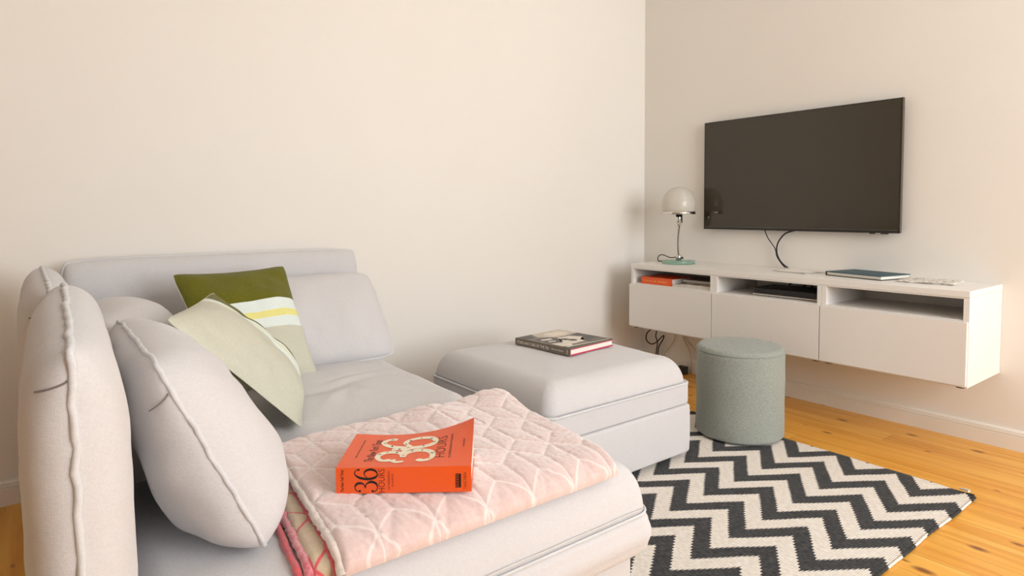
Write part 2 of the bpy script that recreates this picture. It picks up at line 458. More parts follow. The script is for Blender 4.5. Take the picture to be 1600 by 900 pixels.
def rug_mat():
    """charcoal zigzags woven in cream, stepped at the yarn"""
    m = bpy.data.materials.new('chevron_weave'); m.use_nodes = True
    nt = m.node_tree; N = nt.nodes.new; L = nt.links.new; b = nt.nodes['Principled BSDF']
    tc = N('ShaderNodeTexCoord'); sp = N('ShaderNodeSeparateXYZ'); L(tc.outputs['Object'], sp.inputs[0])
    def mth(op, a, b_=None):
        n = N('ShaderNodeMath'); n.operation = op
        for i, v in enumerate((a, b_)):
            if v is None: continue
            if isinstance(v, (int, float)): n.inputs[i].default_value = v
            else: L(v, n.inputs[i])
        return n.outputs[0]
    # wobble of the weave
    nz = N('ShaderNodeTexNoise'); nset(nz, Scale=9.0, Detail=2.0); L(tc.outputs['Object'], nz.inputs['Vector'])
    nx = mth('MULTIPLY', mth('SUBTRACT', nz.outputs['Fac'], .5), .016)
    X = mth('ADD', sp.outputs['X'], nx); Y = sp.outputs['Y']
    Xq = mth('MULTIPLY', mth('ROUND', mth('DIVIDE', X, .0075)), .0075)
    ph = mth('FRACT', mth('DIVIDE', mth('ADD', Y, 1.664 + .236 * 10), .236))
    tri = mth('ABSOLUTE', mth('SUBTRACT', mth('MULTIPLY', ph, 2), 1))      # 1 at the peak, 0 in the trough
    hi = mth('SUBTRACT', Xq, mth('MULTIPLY', mth('SUBTRACT', tri, 1), .175))  # shift so that the band is straight
    # at the peak the band's upper edge lies at x = -1.574 + k*.1945
    fr = mth('FRACT', mth('DIVIDE', mth('SUBTRACT', mth('ADD', mth('SUBTRACT', X, mth('MULTIPLY', mth('SUBTRACT', tri, 1), .175)), 1.574 + .1945 * 20), .097), .1945))
    # zig of the yarn steps along the slanted edges
    st = mth('MULTIPLY', mth('SUBTRACT', mth('FRACT', mth('DIVIDE', Y, .0095)), .5), .075)
    dk = mth('GREATER_THAN', mth('SUBTRACT', .5, mth('ABSOLUTE', mth('SUBTRACT', mth('ADD', fr, st), .5))), -1)
    f2 = mth('FRACT', mth('ADD', mth('ADD', fr, st), 1))
    dark = mth('LESS_THAN', f2, .5)
    n1 = N('ShaderNodeTexNoise'); nset(n1, Scale=170.0, Detail=3.0); mp = N('ShaderNodeMapping'); mp.inputs['Scale'].default_value = (1, .35, 1)
    L(tc.outputs['Object'], mp.inputs[0]); L(mp.outputs[0], n1.inputs['Vector'])
    ca = N('ShaderNodeMix'); ca.data_type = 'RGBA'; ca.inputs[6].default_value = lin('#F1E9E0'); ca.inputs[7].default_value = lin('#DDD2C6')
    cb = N('ShaderNodeMix'); cb.data_type = 'RGBA'; cb.inputs[6].default_value = lin('#28292B'); cb.inputs[7].default_value = lin('#4B4A49')
    mr = N('ShaderNodeMapRange'); nset(mr, From_Min=.35, From_Max=.68); L(n1.outputs['Fac'], mr.inputs['Value'])
    L(mr.outputs[0], ca.inputs[0]); L(mr.outputs[0], cb.inputs[0])
    mx = N('ShaderNodeMix'); mx.data_type = 'RGBA'; L(dark, mx.inputs[0]); L(ca.outputs[2], mx.inputs[6]); L(cb.outputs[2], mx.inputs[7])
    L(mx.outputs[2], b.inputs['Base Color']); nset(b, Roughness=.95, Sheen_Weight=.1); b.inputs['Specular IOR Level'].default_value = .15
    w = N('ShaderNodeTexWave'); w.bands_direction = 'Y'; nset(w, Scale=55.0, Distortion=1.5); L(tc.outputs['Object'], w.inputs['Vector'])
    bp = N('ShaderNodeBump'); nset(bp, Strength=.5, Distance=.0015); L(w.outputs['Fac'], bp.inputs['Height'])
    b2 = N('ShaderNodeBump'); nset(b2, Strength=.5, Distance=.001); L(n1.outputs['Fac'], b2.inputs['Height']); L(bp.outputs[0], b2.inputs['Normal'])
    L(b2.outputs[0], b.inputs['Normal'])
    return m
M_rug = rug_mat()

# ------------------------------------------------------------------ room shell
XL, YR, H, T = -5.4, -5.0, 3.1, .12
def struct(o): o['kind'] = 'structure'; return o
struct(boxobj('floor', [((XL - T, YR - T, -.1), (T, T, 0))], M_floor, bev=0))
struct(boxobj('ceiling', [((XL - T, YR - T, H), (T, T, H + .1))], M_ceil, bev=0))
struct(boxobj('wall_left', [((XL - T, 0, 0), (T, T, H))], M_wall, bev=0))
struct(boxobj('wall_right', [((0, YR, 0), (T, 0, H))], M_wall, bev=0))
M_fill_absorber = mat('taupe_fill_absorber', '#9C8C7A', .85, bump=(260, .08, .002), spec=.2, var=(1.2, '#94846F', .35))  # invented dark tone for the unseen wall, cuts fill light from the left
struct(boxobj('wall_far_left', [((XL - T, YR, 0), (XL, 0, H))], M_fill_absorber, bev=0))
WIN = [(-5.0, -4.0), (-2.6, -.35)]; WZ = (.7, 2.85)
bx = []; x = XL - T
for a, b in WIN:
    bx.append(((x, YR - T, 0), (a, YR, H))); bx.append(((a, YR - T, 0), (b, YR, WZ[0]))); bx.append(((a, YR - T, WZ[1]), (b, YR, H))); x = b
bx.append(((x, YR - T, 0), (T, YR, H)))
struct(boxobj('wall_rear', bx, M_wall, bev=0))
for i, (a, b) in enumerate(WIN):
    f = .06; y0, y1 = YR - .09, YR - .03; c = (a + b) / 2
    struct(boxobj('window_%d' % (i + 1), [((a, y0, WZ[0]), (a + f, y1, WZ[1])), ((b - f, y0, WZ[0]), (b, y1, WZ[1])), ((a, y0, WZ[0]), (b, y1, WZ[0] + f)),
           ((a, y0, WZ[1] - f), (b, y1, WZ[1])), ((c - .04, y0, WZ[0]), (c + .04, y1, WZ[1])), ((a, y0, 2.0), (b, y1, 2.05))], M_trim))

def skirting(name, axis):
    # profile: thickness from wall, height
    pr = [(0, 0), (.0202, 0), (.0202, .062), (.0165, .0635), (.0165, .0665), (.0195, .068), (.0185, .0745), (.0145, .076), (.0145, .0785), (.0165, .08), (.012, .0865), (.004, .0888), (0, .0888)]
    vs = []; fs = []; n = len(pr)
    for e in (0, 1):
        for t, z in pr:
            vs.append((-t, (0, YR)[e], z) if axis == 'y' else ((-.0202, XL)[e], -t, z))
    for i in range(n):
        j = (i + 1) % n; fs.append((i, j, n + j, n + i))
    fs += [tuple(range(n)), tuple(range(2 * n - 1, n - 1, -1))]
    o = mesh(name, vs, fs, M_trim, None, False); struct(o)
    bm = bmesh.new(); bm.from_mesh(o.data); bmesh.ops.recalc_face_normals(bm, faces=bm.faces); bm.to_mesh(o.data); bm.free()
skirting('baseboard_right', 'y'); skirting('baseboard_left', 'x')

# ------------------------------------------------------------------ rug
RX0, RX1, RY0, RY1 = -2.19, -.668, -2.165, -.1
def make_rug():
    nx, ny = 150, 210; vs = []; fs = []
    def zz(x, y):
        e = y - RY0
        z = .007 + .0015 * noise.noise(Vector((x * 5, y * 5, 0)))
        c = max(0, 1 - math.hypot(x - RX1, y - RY0) / .09)
        z += .012 * c ** 1.5
        return z
    for s in (1, 0):
        for j in range(ny + 1):
            for i in range(nx + 1):
                x = RX0 + (RX1 - RX0) * i / nx; t = j / ny; y = RY0 + (RY1 - RY0) * t ** 1.3
                dx = .006 * noise.noise(Vector((x * 3, y * 2.2, 4))); dy = .01 * noise.noise(Vector((x * 4, 1, 7))) * (1 - t)
                z = zz(x, y)
                dx -= .04 * (i / nx) ** 8 * math.exp(-(y - RY0) / .06)
                vs.append((x + (dx if i == nx else dx * .5), y + dy + (.012 * (i / nx) ** 40 if j == 0 else 0), z if s else max(.0006, z - .006)))
    n = (nx + 1) * (ny + 1)
    for j in range(ny):
        for i in range(nx):
            a = j * (nx + 1) + i; b = a + nx + 1
            fs.append((a, a + 1, b + 1, b)); fs.append((n + a, n + b, n + b + 1, n + a + 1))
    for i in range(nx):
        fs.append((i, n + i, n + i + 1, i + 1)); a = ny * (nx + 1) + i; fs.append((a, a + 1, n + a + 1, n + a))
    for j in range(ny):
        a = j * (nx + 1); b = a + nx + 1; fs.append((a, b, n + b, n + a)); fs.append((a + nx, n + a + nx, n + b + nx, b + nx))
    r = root('area_rug', 'flat-woven black and cream zigzag rug on the wooden floor', 'rug', (-1.4, -1.2, 0))
    mesh('woven_field', vs, fs, M_rug, r)
    pts = []
    for i in range(0, nx + 1, 2):
        x = RX0 + (RX1 - RX0) * i / nx
        x -= .04 * (i / nx) ** 8
        pts.append((x, RY0 + .01 * noise.noise(Vector((x * 4, 1, 7))) - .002, zz(x, RY0) - .001 + .0015 * noise.noise(Vector((x * 20, 0, 0)))))
    tube('hem', pts, .0045, M_rug, r, 8, jitter=.3)
    tube('hem_end_roll', [(RX1 - .022, RY0 + .02, .022), (RX1 - .014, RY0 + .036, .02), (RX1 - .008, RY0 + .055, .015)], lambda t: .006 - .003 * t, M_white_ink, r, 8, sub=4)
make_rug()

# ------------------------------------------------------------------ sofa
SB = -1.2                      # line between corner seat and chaise
sofa = root('sectional_sofa', 'pale grey corner sofa with a long chaise and low slab backrests against the wall', 'sofa', (-2.8, -1.0, 0))
CH = dict(x0=-3.30, x1=-2.208, y0=-1.935, y1=SB - .003, z0=.325, h=.118, a=.075)
cc_ = dome('chaise_cushion', CH['x0'], CH['x1'], CH['y0'], CH['y1'], CH['z0'], CH['h'], CH['a'], .05, M_sofa, sofa, .012, .003, 3)
sc_ = dome('seat_cushion', -3.30, -2.195, SB + .003, -.2, .325, .125, .085, .06, M_sofa, sofa, .018, .007, 11)
slab('chaise_frame', -3.30, -2.20, -1.945, SB - .003, .222, .33, .05, .03, M_sofa, sofa, .006)
slab('seat_frame', -3.30, -2.195, SB + .003, -.2, .222, .33, .05, .03, M_sofa, sofa, .004)
slab('chaise_base', -3.29, -2.24, -1.905, SB - .005, .012, .235, .02, .012, M_sofa, sofa)
slab('seat_base', -3.29, -2.235, SB + .005, -.21, .012, .235, .02, .012, M_sofa, sofa)
tube('piping', [(x, y, .327) for x, y in rrect(CH['x0'] + .002, CH['x1'] + .002, CH['y0'] - .003, CH['y1'], .05)], .0036, M_sofa_pipe, cc_, 8, True, .2)
tube('piping', [(x, y, .327) for x, y in rrect(-3.298, -2.192, SB + .004, -.2, .06)], .0045, M_sofa_pipe, sc_, 8, True, .2)
tube('stitch_line', [(x, CH['y0'] - .004 + .001 * math.sin(x * 40), .3415) for x in [CH['x0'] + .06 + i * .02 for i in range(51)]], .0016, M_sofa_pipe, cc_, 6)

def backrest(TL, TR, BR, BL, tf, tb, seed, pu, pv, edge=.0055):
    r0 = dict(rnd=.018, rp=10)
    b = pillow('backrest', TL, TR, BR, BL, tf, tb, M_sofa, sofa, (pu, pv), .5, 0, .03, 9, 60, 60, .004, seed, None, 'front', True)
    pillow('backrest_back', TL, TR, BR, BL, tf, tb, M_sofa, b, (pu, pv), .5, 0, .03, 9, 60, 60, .004, seed + 5, None, 'back', True)
    tube('piping', pillow_edge(TL, TR, BR, BL, 0, .03, 9, 60, .004, 'ltr', seed), edge, M_sofa_pipe, b, 8, False, .3)
    if seed < 3:
        for part in ('back',):
            pts = [pillow_surf(TL, TR, BR, BL, tf, tb, (pu, pv), .5, 0, .03, 9, -.999 + .075 * (k / 12) ** 2, .915 - .05 * k / 12, part, True) for k in range(13)]
            tube('corner_dart', pts, .0016, M_dartline, b, 6)
    return b
xc = -3.366
backrest((xc, -1.945, .897), (-3.342, SB - .005, .915), (-3.35, SB - .005, .015), (xc, -1.945, .015), .072, .066, 1, 9, 9)
backrest((xc, SB + .005, .895), (xc, -.21, .885), (xc, -.21, .015), (xc, SB + .005, .015), .070, .066, 2, 9, 9)
backrest((-3.31, -.125, .893), (-2.175, -.125, .89), (-2.175, -.125, .015), (-3.31, -.125, .015), .07, .07, 3, 24, 7, .005)

# ------------------------------------------------------------------ loose back cushions
def cushion(name, label, TL, TR, BR, BL, tf, tb, seed, group=None, p=(3.2, 2.6), rnd=.07, rp=7, q=.5, sag=0.0):
    c = (Vector(BL) + Vector(BR)) / 2
    r = root(name, label, 'cushion', c, group)
    pillow('front_panel', TL, TR, BR, BL, tf, tb, M_sofa, r, p, q, 0, rnd, rp, 52, 44, .008, seed, None, 'front', sag=sag)
    pillow('back_panel', TL, TR, BR, BL, tf, tb, M_sofa, r, p, q, 0, rnd, rp, 52, 44, .008, seed + 3, None, 'back', sag=sag)
    tube('piping', pillow_edge(TL, TR, BR, BL, 0, rnd, rp, 60, .004, 'ltrb', seed), .0045, M_sofa_pipe, r, 8, True, .4)
    for part in ('back',):
        pts = [pillow_surf(TL, TR, BR, BL, tf, tb * (1 - sag * .7), p, q, 0, rnd, rp, -.997 + .09 * (k / 12) ** 2, .74 - .12 * k / 12, part) for k in range(13)]
        tube('corner_dart', pts, .0014, M_dartline, r, 6)
    return r
G = 'grey back cushions of the sofa'
cushion('back_cushion', 'plump grey cushion propped upright at the near end of the sofa chaise', (-3.245, -1.74, .82), (-3.235, -1.08, .805), (-3.08, -1.1, .46), (-3.085, -1.83, .462), .122, .1, 1, G, p=(3.8, 3.2), sag=.2)
cushion('back_cushion', 'grey cushion mostly hidden behind the plump one and the striped pillows', (-3.275, -1.08, .79), (-3.25, -.42, .775), (-3.10, -.45, .465), (-3.10, -1.02, .465), .17, .06, 2, G)
cushion('back_cushion', 'grey cushion leaning on the long backrest at the right end of the sofa', (-2.74, -.29, .785), (-2.195, -.30, .792), (-2.18, -.535, .452), (-2.72, -.50, .462), .085, .06, 3, G)

# ------------------------------------------------------------------ striped throw pillows
STR = [M_olive, M_mint, M_yellow, M_sage]
def stripes(u, v):
    t = (1 - v) / 2
    return 0 if t < .36 else 1 if t < .455 else 2 if t < .51 else 1 if t < .60 else 3
def throw_pillow(label, TL, TR, BR, BL, tf, tb, seed, fun, ear=.05, pp=2.4):
    r = root('throw_pillow', label, 'pillow', (Vector(BL) + Vector(BR)) / 2, 'striped throw pillows')
    pillow('front_cover', TL, TR, BR, BL, tf, tb, STR, r, (pp, pp), .7, ear, .03, 14, 70, 110, .011, seed, fun, 'front')
    pillow('back_cover', TL, TR, BR, BL, tf, tb, [M_olive if seed == 2 else M_backlin], r, (pp, pp), .7, ear, .03, 14, 50, 50, .006, seed + 4, None, 'back')
    E_ = lambda sd: pillow_edge(TL, TR, BR, BL, ear, .03, 14, 40, .001, sd, seed)
    tube('seam_edge', E_('t'), .0012, M_olive, r, 6)
    tube('seam_edge', E_('r') + E_('b') + E_('l'), .0012, M_sage, r, 6)
throw_pillow('square olive green pillow with white and yellow stripes leaning on the backrest', (-3.005, -.45, .848), (-2.59, -.385, .85), (-2.555, -.63, .452), (-2.93, -.775, .456), .075, .035, 1, stripes, .06, 3.2)
def stripes2(u, v):
    t = (1 - v) / 2
    return 0 if t < .25 else 1 if t < .30 else 2 if t < .325 else 1 if t < .385 else 3
throw_pillow('sage pillow with a narrow striped border tipped sideways in front of the olive one', (-2.945, -.80, .815), (-2.665, -.775, .475), (-2.815, -1.205, .462), (-3.15, -1.25, .812), .07, .03, 2, stripes2, .03)

# ------------------------------------------------------------------ quilted blanket on the chaise
def chaise_top(x, y):
    a, h, z0 = CH['a'], CH['h'], CH['z0']
    dx = max(0, x - (CH['x1'] - a)); dy = max(0, (CH['y0'] + a) - y, y - (CH['y1'] - a))
    r = min(.999, math.hypot(dx, dy) / a)
    w = min(1, min(CH['x1'] - x, x - CH['x0'], y - CH['y0'], CH['y1'] - y) / ((CH['y1'] - CH['y0']) / 2))
    return z0 + h * math.sqrt(max(0, 1 - r * r)) + .012 * (1 - (1 - max(0, w)) ** 2)
LS, LR = .115, .167                                    # star lattice
def quilt_dist(x, y):
    b = (y + .066 * (x + 2.9) + 1.905) / LR; a = (x + 2.922) / LS - b / 2
    fa, fb = a - math.floor(a), b - math.floor(b)
    if fa + fb > 1: fa, fb = 1 - fa, 1 - fb
    l = (fa, fb, 1 - fa - fb)
    return 1 - max(l) - 2 * min(l)             # 0 on the seams: the two smaller weights are equal
def quilted(name, c1, c2, s1, s2, eps, sheen):
    """plush with seams along the edges of a rhombus tiling"""
    m = fabric(name, c1, c2, 300, .4, sheen, .7); nt = m.node_tree; N = nt.nodes.new; L = nt.links.new; b = nt.nodes['Principled BSDF']
    tc = N('ShaderNodeTexCoord'); sp = N('ShaderNodeSeparateXYZ'); L(tc.outputs['Object'], sp.inputs[0])
    def mth(op, a, b_=None):
        n = N('ShaderNodeMath'); n.operation = op
        for i, v in enumerate((a, b_)):
            if v is None: continue
            if isinstance(v, (int, float)): n.inputs[i].default_value = v
            else: L(v, n.inputs[i])
        return n.outputs[0]
    X, Y = sp.outputs['X'], sp.outputs['Y']
    bb = mth('DIVIDE', mth('ADD', mth('ADD', Y, mth('MULTIPLY', mth('ADD', X, 2.9), .066)), 1.905), LR)
    aa = mth('SUBTRACT', mth('DIVIDE', mth('ADD', X, 2.922), LS), mth('DIVIDE', bb, 2))
    fa, fb = mth('FRACT', aa), mth('FRACT', bb)
    fl = mth('GREATER_THAN', mth('ADD', fa, fb), 1)
    sg = mth('SUBTRACT', 1, mth('MULTIPLY', fl, 2))
    fa = mth('ADD', mth('MULTIPLY', fa, sg), fl); fb = mth('ADD', mth('MULTIPLY', fb, sg), fl)
    fc = mth('SUBTRACT', mth('SUBTRACT', 1, fa), fb)
    mx_ = mth('MAXIMUM', mth('MAXIMUM', fa, fb), fc); mn = mth('MINIMUM', mth('MINIMUM', fa, fb), fc)
    d = mth('SUBTRACT', mth('SUBTRACT', 1, mx_), mth('MULTIPLY', mn, 2))
    mr = N('ShaderNodeMapRange'); nset(mr, From_Min=eps * .6, From_Max=eps * 1.5, To_Min=1.0, To_Max=0.0); L(d, mr.inputs['Value'])
    old = b.inputs['Base Color'].links[0].from_socket
    n2 = N('ShaderNodeTexNoise'); nset(n2, Scale=200.0); L(tc.outputs['Object'], n2.inputs['Vector'])
    c = N('ShaderNodeMix'); c.data_type = 'RGBA'; c.inputs[6].default_value = lin(s1); c.inputs[7].default_value = lin(s2); L(n2.outputs['Fac'], c.inputs[0])
    o = N('ShaderNodeMix'); o.data_type = 'RGBA'; L(mr.outputs[0], o.inputs[0]); L(old, o.inputs[6]); L(c.outputs[2], o.inputs[7])
    L(o.outputs[2], b.inputs['Base Color'])
    return m
M_pinkq = quilted('blush_quilted_plush', '#E1C6C0', '#D5B7B0', '#EFE1DC', '#E6D1CA', .03, .8)
M_tanq = quilted('tan_quilted_plush', '#CDB698', '#BFA686', '#E2565C', '#CC4650', .03, .5)
def blanket_layer(name, xl, xr, yb, yf, t0, T, mats, parent, puff, linew, nx, ny, hump=True):
    vs = []; fs = []; mi = []
    def base(x, y, off):
        e = .004
        z = chaise_top(x, y)
        n = Vector((-(chaise_top(x + e, y) - chaise_top(x - e, y)) / (2 * e), -(chaise_top(x, y + e) - chaise_top(x, y - e)) / (2 * e), 1)).normalized()
        return Vector((x, y, z)) + n * off
    for s in (1, 0):
        for j in range(ny + 1):
            t = j / ny
            for i in range(nx + 1):
                u = i / nx
                y = yb + (yf - yb) * t + .012 * noise.noise(Vector((u * 4, 0, 2))) * (1 - t)
                x0 = xl(t); x1 = xr(t); x = x0 + (x1 - x0) * u
                ed = min(u * (x1 - x0), (1 - u) * (x1 - x0), t * abs(yf - yb), (1 - t) * abs(yf - yb))
                f = math.sqrt(max(0, 1 - (1 - min(1, ed / .016)) ** 2))
                d = quilt_dist(x, y)
                pf = puff * (1 - math.exp(-d / .09))
                h = 0
                if hump:
                    h += .022 * math.exp(-(((x + 2.285) / .09) ** 2 + ((y + 1.40) / .10) ** 2))
                    h += .012 * math.exp(-((x + 2.52) / .07) ** 2) * math.exp(-((y + 1.45) / .15) ** 2)
                    h += .006 * noise.noise(Vector((x * 6, y * 6, 1)))
                else:
                    h += .002 * noise.noise(Vector((x * 6, y * 6, 1)))
                fz = .0022 * noise.noise(Vector((x * 120, y * 120, 0)))
                off = t0 + h * (1 if s else .8) + (T * (.15 + .85 * f) + (pf + fz) * f if s else 0)
                vs.append(base(x, y, off))
    n = (nx + 1) * (ny + 1)
    for j in range(ny):
        for i in range(nx):
            a = j * (nx + 1) + i; b = a + nx + 1
            u = (i + .5) / nx; t = (j + .5) / ny
            x = xl(t) + (xr(t) - xl(t)) * u; y = yb + (yf - yb) * t
            fs.append((a, b, b + 1, a + 1)); mi.append(0)
            fs.append((n + a, n + a + 1, n + b + 1, n + b)); mi.append(0)
    for i in range(nx):
        fs.append((i, i + 1, n + i + 1, n + i)); a = ny * (nx + 1) + i; fs.append((a, n + a, n + a + 1, a + 1)); mi += [0, 0]
    for j in range(ny):
        a = j * (nx + 1); b = a + nx + 1; fs.append((a, n + a, n + b, b)); fs.append((a + nx, b + nx, n + b + nx, n + a + nx)); mi += [0, 0]
    o = mesh(name, vs, fs, mats, parent, True, mi)
    # the left rim, for the binding
    return o, [vs[j * (nx + 1)] * .5 + vs[n + j * (nx + 1)] * .5 for j in range(ny + 1)]
blk = root('quilted_blanket', 'folded blush pink plush blanket quilted in star shapes lying across the chaise', 'blanket', (-2.6, -1.65, .46))
XR = lambda t: -2.252 - .068 * t
o1, e1 = blanket_layer('folded_top', lambda t: -2.945 - .055 * t, XR, -1.345, -1.905, .026, .016, [M_pinkq], blk, .0055, .0035, 170, 150)
o2, e2 = blanket_layer('folded_under', lambda t: -2.985 - .06 * t, XR, -1.36, -1.9, .003, .014, [M_tanq], blk, .004, .0022, 120, 110, False)
tube('cream_binding', [p + Vector((0, 0, .004)) for p in e1[::2]], .0085, M_fluff, blk, 8, False, .5)
tube('pink_lining_edge', [p + Vector((-.004, 0, -.011)) for p in e1[::2]], .007, M_red, blk, 8, False, .5)
tube('coral_binding', [p + Vector((0, 0, .003)) for p in e2[::2]], .008, M_hotpink, blk, 8, False, .6)
tube('coral_binding_under', [p + Vector((-.016, 0, -.004)) for p in e2[::2]], .007, M_red, blk, 8, False, .6)

# ------------------------------------------------------------------ ottoman
ott = root('ottoman', 'square pale grey upholstered ottoman with the car book on top', 'ottoman', (-1.58, -.88, 0))
OX0, OX1, OY0, OY1 = -1.98, -1.18, -1.282, -.47
dome('lid_cushion', OX0 + .004, OX1 - .012, OY0 + .006, OY1 - .004, .327, .114, .088, .05, M_sofa, ott, .014, .003, 21)
slab('lid', OX0, OX1, OY0, OY1, .237, .331, .035, .012, M_sofa, ott)
slab('base', OX0 - .003, OX1 + .007, OY0 - .004, OY1, .03, .236, .035, .012, M_sofa, ott, .002)
tube('piping', [(x, y, .3285) for x, y in rrect(OX0 - .001, OX1 - .004, OY0 - .002, OY1, .04)], .005, M_sofa_pipe, ott, 8, True, .1)
for sx in (OX0 + .08, OX1 - .08):
    for sy in (OY0 + .08, OY1 - .08):
        lathe('leg', [(.02, 0), (.024, .004), (.024, .033)], (sx, sy, .008 if sy < 0 else 0), M_dark, ott, 20)

# ------------------------------------------------------------------ pouf
PC = (-.765, -1.245, .009); PR = .196
pf = root('pouf', 'round drum-shaped grey green pouf on the rug corner by the cabinet', 'pouf', PC)
prof = [(PR - .012, .006)] + [(PR - .012 + .012 * math.sin(PI / 2 * k / 5), .018 - .012 * math.cos(PI / 2 * k / 5)) for k in range(6)]
prof += [(PR + .001 * math.sin(k), .02 + .36 * k / 12) for k in range(13)] + [(PR - .001, .398)]
lathe('side_cover', prof, PC, M_pouf, pf, 96)
lathe('top_cover', [(PR - .001, .398)] + [(PR - .022 + .021 * math.cos(PI / 2 * k / 7), .398 + .02 * math.sin(PI / 2 * k / 7)) for k in range(1, 8)] + [((PR - .022) * (1 - k / 10), .418 + .009 * math.sin(PI / 2 * k / 10)) for k in range(1, 11)], PC, M_pouf, pf, 96)
tube('top_seam', [(PC[0] + (PR + .0004) * math.cos(a), PC[1] + (PR + .0004) * math.sin(a), PC[2] + .4) for a in [2 * PI * k / 96 for k in range(96)]], .0018, M_weave_seam, pf, 6, True)
lathe('underside', [(PR - .03, 0), (PR - .03, .008)], PC, M_dark, pf, 48)

# ------------------------------------------------------------------ wall cabinet
CY, CT, CB = -.2417, .723, .328
TP = .697; PT = .022
top = tag(boxobj('cabinet_top', [((-.402, CY - 1.8, TP + .0005), (-.0012, CY, CT))], M_cab, None, .0012), 'long white top panel resting on the three wall cabinets', 'top panel')
units = []
UL = ['left white wall cabinet nearest the corner with the orange paperback in its slot', 'middle white wall cabinet with the black receiver box in its slot', 'right white wall cabinet with an empty open slot']
for i in range(3):
    y1 = CY - .6 * i; y0 = y1 - .6
    u = root('wall_cabinet', UL[i], 'cabinet', (-.2, (y0 + y1) / 2, CB), 'white wall cabinets under the television')
    e = .0004
    boxobj('carcass', [((-.4, y0 + e, CB), (-.0012, y0 + PT, TP)), ((-.4, y1 - PT, CB), (-.0012, y1 - e, TP)), ((-.4, y0 + PT, CB), (-.0012, y1 - PT, CB + PT)), ((-.4, y0 + PT, TP - .006), (-.0012, y1 - PT, TP))], M_cab, u, .0008)
    boxobj('shelf', [((-.398, y0 + PT, .584), (-.012, y1 - PT, .604))], M_cab, u, .0008)
    boxobj('back_panel', [((-.012, y0 + PT, CB + PT), (-.006, y1 - PT, TP - .006))], M_cab, u, 0)
    boxobj('drawer_front', [((-.42, y0 + .002, .337), (-.4012, y1 - .002, .5985))], M_draw, u, .0012)
    boxobj('wall_bracket', [((-.04, y1 - PT - .05, .652), (-.0125, y1 - PT - .008, .688))], M_trim, u, .003)
    for yy in (y0 + .03, y1 - .03):
        lathe('fixing_foot', [(.018, -.006), (.02, -.003), (.02, 0)], (-.375, yy, CB), M_dark, u, 20)
    units.append(u)

# ------------------------------------------------------------------ television
TX = -.047; TY0, TY1, TZ0, TZ1 = -1.6375, -.5209, .936, 1.588
tv = root('television', 'large flat black television mounted on the white wall above the cabinets', 'television', (-.03, (TY0 + TY1) / 2, TZ0))
boxobj('housing', [((TX + .001, TY0, TZ0), (TX + .02, TY1, TZ1)), ((TX + .02, TY0 + .12, TZ0 + .06), (-.012, TY1 - .12, TZ1 - .2))], M_bezel, tv, .002)
boxobj('wall_mount', [((-.013, -1.25, 1.1), (-.001, -.9, 1.4))], M_dark, tv, .001)
boxobj('screen', [((TX - .0012, TY0 + .0045, TZ0 + .017), (TX + .0008, TY1 - .0045, TZ1 - .0045))], M_screen, tv, 0)
boxobj('bezel', [((TX - .0022, TY0, TZ0), (TX + .001, TY0 + .004, TZ1)), ((TX - .0022, TY1 - .004, TZ0), (TX + .001, TY1, TZ1)), ((TX - .0022, TY0, TZ1 - .004), (TX + .001, TY1, TZ1)), ((TX - .0022, TY0, TZ0), (TX + .001, TY1, TZ0 + .0165))], M_bezel, tv, .0005)
boxobj('lower_trim', [((TX - .0034, TY0 + .005, TZ0 + .0135), (TX - .002, TY1 - .005, TZ0 + .0165))], M_bezel2, tv, .0004)
boxobj('side_trim', [((TX - .002, TY0 - .003, TZ0 + .004), (TX + .018, TY0 - .0002, TZ1 + .001))], M_bezel2, tv, .0005)
boxobj('sensor', [((TX - .004, -1.585, TZ0 - .005), (TX + .012, -1.50, TZ0 + .001))], M_bezel, tv, .001)
boxobj('indicator', [((TX - .0045, -1.553, TZ0 - .003), (TX - .0038, -1.53, TZ0 - .0005))], M_white_ink, tv, 0)

# television leads
tag(tube('television_cable', [(-.03, -.915, .955), (-.03, -.94, .895), (-.03, -.985, .835), (-.034, -1.0, .79), (-.036, -1.03, .75), (-.032, -1.052, .7275)], .0028, M_blackcord, None, 8, sub=8), 'thin black lead hanging from the left of the pair below the television', 'cable', 'black leads below the television')
tag(tube('television_cable', [(-.025, -1.105, .94), (-.028, -1.045, .92), (-.03, -1.005, .87), (-.028, -.995, .82), (-.027, -1.01, .775), (-.025, -1.036, .745), (-.022, -1.06, .729)], .0042, M_blackcord, None, 8, sub=8), 'thicker black lead curving down from the right of the pair below the television', 'cable', 'black leads below the television')

# ------------------------------------------------------------------ table lamp
LX, LY, LZ = -.19, -.441, CT
lamp = root('table_lamp', 'dome table lamp with opal shade, chrome rim and round green glass base', 'lamp', (LX, LY, LZ))
lathe('base', [(.0, .0005), (.097, .0005), (.1, .003), (.1, .019), (.097, .0215), (0, .0215)], (LX, LY, LZ), M_green, lamp, 64)
lathe('collar', [(.017, .0215), (.017, .05), (.0145, .053), (.011, .053)], (LX, LY, LZ), M_chrome, lamp, 24)
lathe('collar_knob', [(0, -.006), (.006, -.006), (.006, .006), (0, .006)], (LX + .005, LY - .024, LZ + .036), M_dark, lamp, 16)
lathe('stem', [(.0085, .05), (.0085, .24)], (LX, LY, LZ), M_clear, lamp, 24)
tube('stem_cord', [(LX + .002, LY, LZ + .045), (LX - .003, LY + .004, LZ + .1), (LX - .003, LY + .003, LZ + .16), (LX + .003, LY - .003, LZ + .24)], .0032, mat('grey_cord', '#5A4F48', .5, bump=(300, .1, .001)), lamp, 8, sub=6)
lathe('socket', [(.0115, .235), (.015, .24), (.015, .25), (.0185, .252), (.0185, .305), (.015, .308)], (LX, LY, LZ), M_chrome, lamp, 32)
